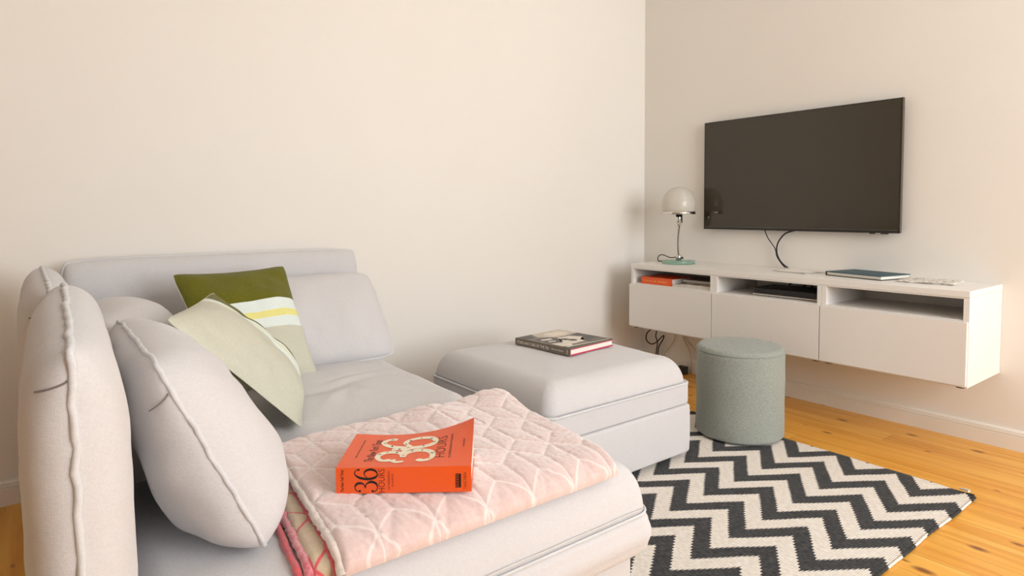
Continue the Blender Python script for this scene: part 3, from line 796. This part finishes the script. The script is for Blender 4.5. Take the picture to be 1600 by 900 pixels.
lathe('rim', [(.098, .305), (.1005, .306), (.1005, .321), (.098, .322), (.0, .3215)][:4] + [(.09, .322), (.09, .305), (.098, .305)], (LX, LY, LZ), M_chrome, lamp, 64)
lathe('gallery', [(.0, .305), (.09, .305), (.09, .309), (0, .309)], (LX, LY, LZ), M_opal, lamp, 48)
# opal dome: flattened globe on a short straight skirt
pr = [(.098, .322), (.1005, .335), (.1025, .35)]
for k in range(1, 17):
    a = PI / 2 * k / 16; pr.append((.103 * math.cos(a) ** .82, .355 + .117 * math.sin(a)))
lathe('shade', pr, (LX, LY, LZ), M_opal, lamp, 64)
tube('pull_switch', [(LX - .004, LY - .026, LZ + .306), (LX - .004, LY - .026, LZ + .252)], .0028, M_dark, lamp, 8)
tube('power_cord', [(LX - .012, LY + .008, LZ + .04), (LX - .02, LY + .05, LZ + .036), (LX - .02, LY + .11, LZ + .05), (LX - .01, LY + .15, LZ + .037), (LX + .015, LY + .172, LZ + .006), (LX + .06, LY + .165, LZ + .004), (-.01, LY + .15, LZ + .004)], .003, M_blackcord, lamp, 8, sub=6)

# ------------------------------------------------------------------ things on the cabinet top
def frame(o, ax, ay=None, az=None):
    o = Vector(o); ax = Vector(ax).normalized(); az = Vector((0, 0, 1)); ay = az.cross(ax)
    return Matrix(((ax.x, ay.x, az.x, o.x), (ax.y, ay.y, az.y, o.y), (ax.z, ay.z, az.z, o.z), (0, 0, 0, 1)))
Mn = frame((-.268, -1.652, CT + .0006), (.06, .285, 0))      # local x: front corner -> left corner, y: towards... 
nb = root('notebook', 'hardback notebook with a dark teal cover lying on the cabinet top', 'notebook', (-.16, -1.55, CT))
W_, D_, T_ = .295, .215, .021
def nbox(a, b): return (a[0], -b[1], a[2]), (b[0], -a[1], b[2])
boxobj('cover_board', [((0, -D_, .0175), (W_, 0, T_)), ], M_teal, nb, .0012, M=Mn)
boxobj('cover_board', [((0, -D_, 0), (W_, 0, .003))], M_dark, nb, .0012, M=Mn)
boxobj('spine', [((W_ - .003, -D_, .001), (W_ + .001, 0, T_ - .001))], M_dark, nb, .0012, M=Mn)
boxobj('page_block', [((.005, -D_ + .004, .0032), (W_ - .004, -.005, .0172))], M_page, nb, .001, M=Mn)

def leaflet(name, label, c, ax, w, d, lay, curl, m, lines, group=None, cat='leaflet'):
    r = root(name, label, cat, (c[0], c[1], CT), group)
    Mx = frame(c, ax); n = 16
    for k in range(lay):
        vs = []; fs = []
        for j in range(n + 1):
            for i in range(n + 1):
                x = (i / n - .5) * w; y = (j / n - .5) * d
                z = .0008 + k * .0016 + curl * (abs(i / n - .5) * 2) ** 2 * (.4 + .6 * k) + .0012 * noise.noise(Vector((x * 14, y * 14, k)))
                vs.append(Mx @ Vector((x + .004 * k, y - .003 * k, max(z, .0007 + k * .0012))))
        for j in range(n):
            for i in range(n):
                a = j * (n + 1) + i; fs.append((a, a + 1, a + n + 2, a + n + 1))
        o = mesh('sheet', vs, fs, m, r)
        md = o.modifiers.new('thick', 'SOLIDIFY'); md.thickness = .0007; md.offset = 1
    return r
M_paper = mat('white_paper', '#F1EAE1', .6, bump=(60, .03, .001), var=(10, '#EAE1D6', .4))
def printed():
    m = mat('printed_sheet', '#F1EAE1', .5); nt = m.node_tree; b = nt.nodes['Principled BSDF']; N = nt.nodes.new; L = nt.links.new
    tc = N('ShaderNodeTexCoord'); v = N('ShaderNodeTexVoronoi'); v.feature = 'DISTANCE_TO_EDGE'; nset(v, Scale=32.0); L(tc.outputs['Object'], v.inputs['Vector'])
    n = N('ShaderNodeTexNoise'); nset(n, Scale=16.0, Detail=3.0); L(tc.outputs['Object'], n.inputs['Vector'])
    a = N('ShaderNodeMath'); a.operation = 'LESS_THAN'; a.inputs[1].default_value = .09; L(v.outputs['Distance'], a.inputs[0])
    c = N('ShaderNodeMath'); c.operation = 'GREATER_THAN'; c.inputs[1].default_value = .3; L(n.outputs['Fac'], c.inputs[0])
    d = N('ShaderNodeMath'); d.operation = 'MULTIPLY'; L(a.outputs[0], d.inputs[0]); L(c.outputs[0], d.inputs[1])
    x = N('ShaderNodeMix'); x.data_type = 'RGBA'; x.inputs[6].default_value = lin('#F1EAE1'); x.inputs[7].default_value = lin('#B5ACA0'); L(d.outputs[0], x.inputs[0]); L(x.outputs[2], b.inputs['Base Color'])
    return m
M_print = printed()
leaflet('leaflet', 'blank white folded leaflet on the cabinet top below the hanging leads', (-.135, -1.19, CT), (.2, 1, 0), .21, .17, 2, .004, M_paper, 2, 'papers on the cabinet top')
leaflet('magazine', 'thin magazine with grey line drawings at the right of the teal notebook', (-.15, -1.815, CT), (-.1, 1, 0), .22, .2, 3, .0015, M_print, 60, 'papers on the cabinet top', 'magazine')

# ------------------------------------------------------------------ things in the slots
SZ = .6045
bk = root('paperback_book', 'orange paperback lying flat in the left cabinet slot', 'book', (-.3, -.43, SZ))
boxobj('cover', [((-.384, -.548, SZ), (-.18, -.31, SZ + .002)), ((-.384, -.548, SZ + .040), (-.18, -.31, SZ + .042)), ((-.386, -.548, SZ), (-.384, -.31, SZ + .042))], M_orange, bk, .0005)
boxobj('page_block', [((-.3835, -.546, SZ + .002), (-.185, -.314, SZ + .04))], M_page, bk, .0005)
v, f = fine_print(lambda a, b: Vector((-.3863, -.330 - a, SZ + .015 + b)), .18, .011, (6, 2, 6), 3)
mesh('spine_lettering', v, f, mat('yellow_ink', '#F2A64A', .5, var=(50, '#EE9A3C', .5)), bk, False)
def mag(label, y0, y1, z, xs, m, seed, th=.006):
    r = root('magazine', label, 'magazine', ((xs[0] + xs[1]) / 2, (y0 + y1) / 2, z), 'magazines in the left slot')
    boxobj('pages', [((xs[0] + .001, y0 + .001, z), (xs[1] - .001, y1 - .001, z + th))], M_page, r, .0008)
    boxobj('cover', [((xs[0], y0, z + th), (xs[1], y1, z + th + .0008))], m, r, .0002)
M_magw = mat('pale_cover', '#E2D9CC', .35, var=(20, '#B9AE9E', .8))
M_magb = mat('brown_photo_cover', '#6A3820', .3, var=(22, '#D8CBB8', 1))
mag('white magazine at the bottom of the left slot beside the orange paperback', -.822, -.553, SZ, (-.394, -.17), M_magw, 1)
mag('second magazine up in the left slot pile, with a pale cover', -.82, -.556, SZ + .0072, (-.388, -.17), M_magw, 2)
mag('magazine with a brown photo cover near the top of the left slot pile', -.824, -.60, SZ + .0144, (-.382, -.17), M_magb, 3)
mag('taupe topmost magazine at the back of the left slot pile', -.815, -.554, SZ + .0216, (-.30, -.10), mat('taupe_cover', '#9A8B76', .5, var=(20, '#85765F', .6)), 4, .015)

st = root('receiver_box', 'flat black receiver box with a pale stripe along its foot in the middle slot', 'receiver', (-.23, -1.22, SZ))
slab('case', -.345, -.12, -1.405, -1.04, SZ + .010, SZ + .04, .02, .006, M_dark, st)
slab('foot_strip', -.349, -.12, -1.406, -1.039, SZ + .003, SZ + .0105, .02, .0015, mat('silver_strip', '#CFC8BC', .3, .3, var=(30, '#BDB5A8', .4)), st)
for fx in (-.31, -.16):
    for fy in (-1.38, -1.09): boxobj('foot', [((fx, fy, SZ), (fx + .02, fy + .02, SZ + .004))], M_dark, st, 0)
boxobj('top_panel', [((-.3, -1.36, SZ + .04), (-.14, -1.09, SZ + .0405))], M_bezel, st, 0)
for k, yy in enumerate((-1.07, -1.10)):
    tube('white_plug', [(-.1, yy, SZ + .02), (-.1, yy, SZ + .085)], .003, M_white_ink, st, 8)
cb = [[(-.118, -1.11, .63), (-.07, -1.13, .668), (-.05, -1.18, .676), (-.06, -1.22, .645), (-.118, -1.24, .625)],
      [(-.118, -1.2, .632), (-.06, -1.2, .67), (-.05, -1.25, .682), (-.07, -1.3, .66), (-.05, -1.33, .62)],
      [(-.118, -1.28, .63), (-.05, -1.31, .665), (-.05, -1.345, .69), (-.03, -1.36, .64)],
      [(-.118, -1.34, .63), (-.06, -1.36, .672), (-.04, -1.38, .686), (-.03, -1.395, .64)]]
for c in cb: tube('lead', c, .004, M_blackcord, st, 8, sub=6)

# ------------------------------------------------------------------ leads below the cabinet
tag(tube('power_cable', [(-.05, -.115, .34), (-.045, -.10, .25), (-.04, -.062, .21), (-.04, -.056, .17), (-.04, -.082, .146), (-.04, -.115, .145), (-.04, -.155, .17), (-.04, -.190, .205), (-.04, -.208, .216), (-.04, -.200, .188), (-.04, -.170, .142), (-.04, -.160, .10), (-.045, -.17, .03), (-.08, -.24, .005)], .0042, M_blackcord, None, 8, sub=8), 'black cable dangling in a loop under the left wall cabinet', 'cable')
tag(tube('power_cable', [(-.05, -.158, .34), (-.048, -.152, .24), (-.048, -.146, .204), (-.048, -.160, .163), (-.048, -.152, .10), (-.05, -.15, .03), (-.09, -.2, .005)], .0038, M_blackcord, None, 8, sub=8), 'straight black cable hanging beside the looped one under the cabinet', 'cable')
tag(tube('wall_cable', [(-.012, -.285, .325), (-.012, -.278, .24), (-.012, -.268, .19), (-.012, -.225, .13), (-.0235, -.20, .085), (-.03, -.19, .004)], .003, M_palecord, None, 8, sub=8), 'pale cable on the wall bending left towards the looped black cable', 'cable')
tag(tube('wall_cable', [(-.012, -.342, .327), (-.012, -.342, .235), (-.012, -.354, .2), (-.012, -.386, .152), (-.0235, -.415, .105), (-.03, -.43, .004)], .003, M_palecord, None, 8, sub=8), 'pale cable on the wall bending right, lower of the pair by the pouf', 'cable')
tag(tube('wall_cable', [(-.012, -.362, .327), (-.012, -.368, .228), (-.012, -.386, .198), (-.012, -.42, .17), (-.0235, -.47, .12), (-.03, -.50, .004)], .003, M_palecord, None, 8, sub=8), 'pale cable on the wall bending right, upper of the pair by the pouf', 'cable')
pa = root('power_adapter', 'small black power adapter on the floor between ottoman and pouf', 'adapter', (-.075, -.4, 0))
slab('housing', -.09, -.05, -.418, -.36, 0, .05, .006, .005, M_dark, pa)
tube('lead', [(-.072, -.362, .025), (-.07, -.31, .02), (-.075, -.22, .006)], .003, M_blackcord, pa, 8, sub=6)

# ------------------------------------------------------------------ car book on the ottoman
OZ = .4555
F0 = Vector((-1.628, -1.012, OZ)); Lc = Vector((-1.662, -.684, OZ))
cx = (F0 - Lc).normalized(); cyv = Vector((0, 0, 1)).cross(cx)          # along the spine, away from the spine
BW, BD, BT = (F0 - Lc).length, .287, .031
Mc = Matrix(((cx.x, cyv.x, 0, Lc.x), (cx.y, cyv.y, 0, Lc.y), (0, 0, 1, OZ), (0, 0, 0, 1)))
cbk = root('coffee_table_book', 'large hardback car photo book with a grey spine lying on the ottoman', 'book', (-1.5, -.85, OZ))
boxobj('front_board', [((0, 0, BT - .003), (BW, BD, BT))], M_graycov, cbk, .0008, M=Mc)
boxobj('back_board', [((0, 0, 0), (BW, BD, .003))], M_crimson, cbk, .0008, M=Mc)
boxobj('spine', [((0, -.001, 0), (BW, .003, BT))], M_graycov, cbk, .0008, M=Mc)
boxobj('endpaper', [((BW - .0045, .003, .003), (BW - .0015, BD - .001, .005)), ((BW - .0045, .003, BT - .0062), (BW - .0005, BD, BT - .003)), ((BW - .004, .003, .003), (BW - .002, .006, BT - .003))], M_crimson, cbk, 0, M=Mc)
boxobj('page_block', [((.004, .004, .0035), (BW - .004, BD - .004, BT - .0035))], M_page, cbk, .0005, M=Mc)
PS = lambda off: (lambda a, b: Mc @ Vector((off + a, -.0016, .0085 + b)))
L_ = []
for s, o, w, h, dz in (("STARS AND CARS OF THE '50s", .014, .195, .0125, 0), ('Edward Quinn', .225, .066, .0085, .0015)):
    v, f = text('t', s, (lambda o, dz: lambda a, b: Mc @ Vector((o + a, -.0016, .0095 + dz + b)))(o, dz), w, h, None, None); L_.append((v, f))
PF = lambda a, b: Mc @ Vector((a, -.0016, b))
L_.append(([PF(.312, .006), PF(.3145, .006), PF(.3145, .025), PF(.312, .025)], [(0, 1, 2, 3)]))
for (v, f), nm in zip(L_, ('spine_title', 'spine_author', 'spine_mark')): mesh(nm, v, f, M_white_ink, cbk, False)
# cover photograph: an open car with two passengers, in greys
g = [mat('photo_black', '#17140F', .35, var=(40, '#241F18', .5)), mat('photo_grey', '#6E6456', .35, var=(40, '#574F43', .6)), mat('photo_light', '#CFC3B2', .35, var=(25, '#B7AA98', .6)), mat('photo_white', '#E6DCCD', .35, var=(25, '#D6CABA', .5))]
PT2 = lambda lay: (lambda a, b: Mc @ Vector((a * BW, b * BD, BT + .0003 + lay * .00012)))
def poly(pts, k, lay): return ([PT2(lay)(*p) for p in pts], [tuple(range(len(pts)))], k)
ph = [poly([(.005, .01), (.995, .01), (.995, .99), (.005, .99)], 1, 0),
      poly([(.005, .35), (.22, .25), (.4, .5), (.38, .99), (.005, .99)], 2, 1),
      poly([(.1, .55), (.16, .45), (.3, .5), (.36, .7), (.28, .9), (.12, .85)], 3, 2),
      poly([(.02, .02), (.2, .02), (.22, .2), (.05, .28)], 0, 1),
      poly([(.28, .1), (.6, .06), (.64, .3), (.5, .42), (.3, .36)], 0, 2),
      poly([(.35, .14), (.42, .12), (.46, .3), (.38, .34)], 3, 3), poly([(.48, .16), (.55, .1), (.58, .22), (.52, .28)], 2, 3),
      poly([(.42, .45), (.72, .2), (.82, .3), (.8, .6), (.6, .8), (.44, .7)], 3, 2),
      poly([(.62, .05), (.84, .05), (.9, .2), (.8, .28), (.66, .2)], 3, 3),
      poly([(.84, .02), (.995, .02), (.995, .6), (.93, .62), (.88, .3)], 0, 2),
      poly([(.87, .06), (.92, .06), (.97, .95), (.94, .97)], 2, 4),
      poly([(.7, .62), (.995, .6), (.995, .99), (.6, .99), (.58, .85)], 0, 2), poly([(.8, .7), (.86, .7), (.88, .98), (.82, .98)], 1, 3),
      poly([(.38, .8), (.56, .82), (.58, .98), (.38, .98)], 0, 3)]
for a, b in ((.56, .45), (.66, .5)):
    v, f = dot(0, 0, .02, (lambda a, b: lambda x, y: Mc @ Vector((a * BW + x, b * BD + y, BT + .0009)))(a, b)); ph.append((v, f, 0))
v, f, i = joinvf(ph); mesh('cover_photograph', v, f, g, cbk, False, i)

# ------------------------------------------------------------------ orange book on the blanket
BL = Vector((-2.931, -1.734, 0)); BRv = Vector((-2.711, -1.893, 0))
ea = (BRv - BL).normalized(); eb = Vector((0, 0, 1)).cross(ea)
A_, B_, TH = (BRv - BL).length, .195, .053
BZ = .4985
def lift(a, b):
    s = max(0, a / A_); t = max(0, b / B_)
    return .034 * s ** 3 * t ** 1.6 - .006 * math.sin(PI * min(1, s)) * t
def PB(a, b, z=TH): return BL + ea * a + eb * b + Vector((0, 0, BZ + z + lift(a, b) * (z / TH)))
ob = root('guide_book', 'thick orange softcover travel book lying on the pink blanket', 'book', (-2.78, -1.72, BZ))
def gridbox(name, a0, a1, b0, b1, z0, z1, m, n=18):
    vs = []; fs = []
    for z in (z1, z0):
        for j in range(n + 1):
            for i in range(n + 1): vs.append(PB(a0 + (a1 - a0) * i / n, b0 + (b1 - b0) * j / n, z))
    N_ = (n + 1) ** 2
    for j in range(n):
        for i in range(n):
            a = j * (n + 1) + i; fs.append((a, a + 1, a + n + 2, a + n + 1)); fs.append((N_ + a, N_ + a + n + 1, N_ + a + n + 2, N_ + a + 1))
    for i in range(n):
        a = n * (n + 1) + i
        fs.append((i, N_ + i, N_ + i + 1, i + 1)); fs.append((a, a + 1, N_ + a + 1, N_ + a))
    for j in range(n):
        a = j * (n + 1); b = a + n + 1
        fs.append((a, b, N_ + b, N_ + a)); fs.append((a + n, N_ + a + n, N_ + b + n, b + n))
    return mesh(name, vs, fs, m, ob, False)
gridbox('front_cover', 0, A_, 0, B_, TH - .0016, TH, M_orange)
gridbox('back_cover', 0, A_, 0, B_, 0, .0016, M_orange)
gridbox('spine', 0, A_, -.0008, .0012, 0, TH, M_orange)
gridbox('page_block', .002, A_ - .002, .0013, B_ - .003, .0017, TH - .0017, M_page)
ZT = TH + .0005
# lettering runs from the spine outwards, letter tops towards the left (head) end
def CP(a0, b0, dz=0): return lambda x, y: PB(a0 - y, b0 + x, ZT + dz)
def SP(a0, z0, dz=0): return lambda x, y: BL + ea * (a0 - y) - eb * (.0013 + dz) + Vector((0, 0, BZ + z0 + x))
def digits(P, w, h, ornate, k=0):
    """a '3' and a '6' with ball terminals inside a w x h box, drawn with a broad pen"""
    out = []; cw = w * .47
    def S(pts, wid, ox): out.append((*stroke([(ox + x * cw, y * h) for x, y in pts], [q * w for q in wid], P), k))
    b, t = (.115, .085) if ornate else (.10, .035)
    S([(.06, .80), (.12, .92), (.42, 1.0), (.74, .93), (.84, .76), (.70, .60), (.36, .54)], [t, t, t, b, b, t, t], 0)
    S([(.36, .54), (.72, .50), (.94, .30), (.80, .08), (.42, .0), (.10, .08), (.03, .22)], [t, t * 1.2, b * 1.1, b, t, t, t], 0)
    S([(.97, .84), (.86, .96), (.55, 1.0), (.22, .80), (.08, .42), (.22, .1), (.52, .0), (.84, .1), (.96, .31), (.82, .52), (.52, .58), (.2, .46)], [t, t, t, b, b * 1.1, b, t, b * .9, b, b * .8, t, t * .8], w * .53)
    for x, y, ox in ((.1, .79, 0), (.08, .22, 0), (.95, .83, w * .53)): out.append((*dot(ox + x * cw, y * h, w * (.058 if ornate else .05), P), k))
    return out
# front cover
L_ = []
v, f = text('t', 'The New York Times', CP(.067, .03), .128, .0175, None, None, .9, .15, -.004); L_.append((v, f))
v, f = fine_print(CP(.03, .05), .105, .0028, (6, 4, 9, 3, 7, 5, 8), 2); L_.append((v, f))
v, f = text('t', 'HOURS', CP(.2135, .046), .105, .0205, None, None, 1.05, 0, -.016); L_.append((v, f))
v, f = text('t', '125 WEEKENDS IN EUROPE', CP(.2265, .04), .115, .005, None, None); L_.append((v, f))
v, f = text('t', 'TASCHEN', CP(.254, .085), .035, .004, None, None); L_.append((v, f))
for (v, f), nm in zip(L_, ('series_lettering', 'tagline_lettering', 'title_lettering', 'subtitle_lettering', 'publisher_lettering')): mesh(nm, v, f, M_ink, ob, False)
PD = CP(.1885, .029, .0002)
W6, H6 = .134, .115
L_ = digits(PD, W6, H6, True)
# leafy side curls that hang off the ornate figures
for pts in ([(.0, .5), (-.03, .62), (.02, .7), (.08, .66)], [(.48, .52), (.52, .66), (.5, .8)], [(.3, .53), (.42, .56), (.55, .46), (.66, .52)]):
    L_.append((*stroke([(x * W6, y * H6) for x, y in pts], [.008, .011, .010, .006][:len(pts)], PD), 0))
rnd = random.Random(5); PD2 = CP(.1885, .029, .0005)
spots = [(.12, .9), (.3, .98), (.4, .86), (.38, .68), (.25, .54), (.42, .4), (.43, .22), (.3, .02), (.1, .06), (.97, .86), (.8, .98), (.66, .82), (.58, .5), (.62, .22), (.74, .03), (.9, .1), (.98, .3), (.9, .5), (.74, .57), (.52, .66)]
for q, (x, y) in enumerate(spots):
    v, f = dot(x * W6, y * H6, .0035, PD2, 8, 1.2, .6, rnd.random() * 3); L_.append((v, f, 1 + q % 4))
v, f, i = joinvf(L_); mesh('cover_figures', v, f, [M_ivory, M_spk_or, M_spk_bl, M_spk_gr, M_ink], ob, False, i)
# spine
L_ = []
v, f = text('t', 'The New York Times', SP(.0155, .004), .045, .006, None, None, .86); L_.append((v, f))
v, f, i = joinvf([(a, b) for a, b, c in digits(SP(.083, .003), .047, .045, False)]); mesh('spine_figures', v, f, M_ink, ob, False)
for t_, o_, z_, w_, h_ in (('HOURS', .0975, .002, .0475, .0125), ('125 WEEKENDS', .108, .0065, .039, .0042), ('IN EUROPE', .115, .0135, .026, .0038), ('TASCHEN', .2615, .0055, .0335, .006)):
    L_.append(text('t', t_, SP(o_, z_), w_, h_, None, None, 1, 0, -.015))
for v, f in L_: mesh('spine_lettering', v, f, M_ink, ob, False)
L_ = []
lg = SP(.2505, .009)
L_.append(([lg(0, 0), lg(.0285, 0), lg(.0285, .0035), lg(0, .0035)], [(0, 1, 2, 3)]))
for y0 in (.0035, .0065, .0095):
    L_.append(([lg(0, y0), lg(.0285, y0), lg(.0285, y0 + .0014), lg(0, y0 + .0014)], [(0, 1, 2, 3)]))
for x0 in (0, .0045, .009, .0135, .018, .0225, .0271):
    L_.append(([lg(x0, .0025), lg(x0 + .0014, .0025), lg(x0 + .0014, .0109), lg(x0, .0109)], [(0, 1, 2, 3)]))
v, f, i = joinvf(L_); mesh('spine_logo', v, f, M_ink, ob, False)

# ------------------------------------------------------------------ light
w = bpy.data.worlds.new('sky'); S.world = w; w.use_nodes = True
bg = w.node_tree.nodes['Background']; bg.inputs[0].default_value = (.85, .93, 1, 1); bg.inputs[1].default_value = .5
for (a, b), pw in zip(WIN, (10, 122)):
    l = bpy.data.lights.new('daylight', 'AREA'); l.shape = 'RECTANGLE'; l.size = b - a - .1; l.size_y = WZ[1] - WZ[0] - .1
    l.energy = pw; l.color = (.905, .96, 1)
    o = bpy.data.objects.new('daylight', l); COL.objects.link(o); o.location = ((a + b) / 2, YR - .14, (WZ[0] + WZ[1]) / 2)
    o.rotation_euler = (PI / 2, 0, 0)

# ------------------------------------------------------------------ camera
cam = bpy.data.cameras.new('camera'); co = bpy.data.objects.new('camera', cam); COL.objects.link(co); S.camera = co
yaw, pitch, roll, fpx, py = .9171, -.0549, -.0071, 996.2382, 381.6817
fw = Vector((math.cos(pitch) * math.cos(yaw), math.cos(pitch) * math.sin(yaw), math.sin(pitch)))
r = Vector((math.sin(yaw), -math.cos(yaw), 0)); u = r.cross(fw)
c, s = math.cos(roll), math.sin(roll); r2 = c * r + s * u; u2 = -s * r + c * u
co.matrix_world = Matrix(((r2.x, u2.x, -fw.x, -3.4088), (r2.y, u2.y, -fw.y, -2.9439), (r2.z, u2.z, -fw.z, 1.0667), (0, 0, 0, 1)))
cam.sensor_fit = 'HORIZONTAL'; cam.sensor_width = 36; cam.lens = fpx / 1600 * 36
cam.shift_y = -(450 - py) / 1600; cam.clip_start = .02

S.view_settings.view_transform = 'Standard'; S.view_settings.look = 'None'
S.view_settings.gamma = 1; S.view_settings.use_curve_mapping = False; S.view_settings.exposure = .2
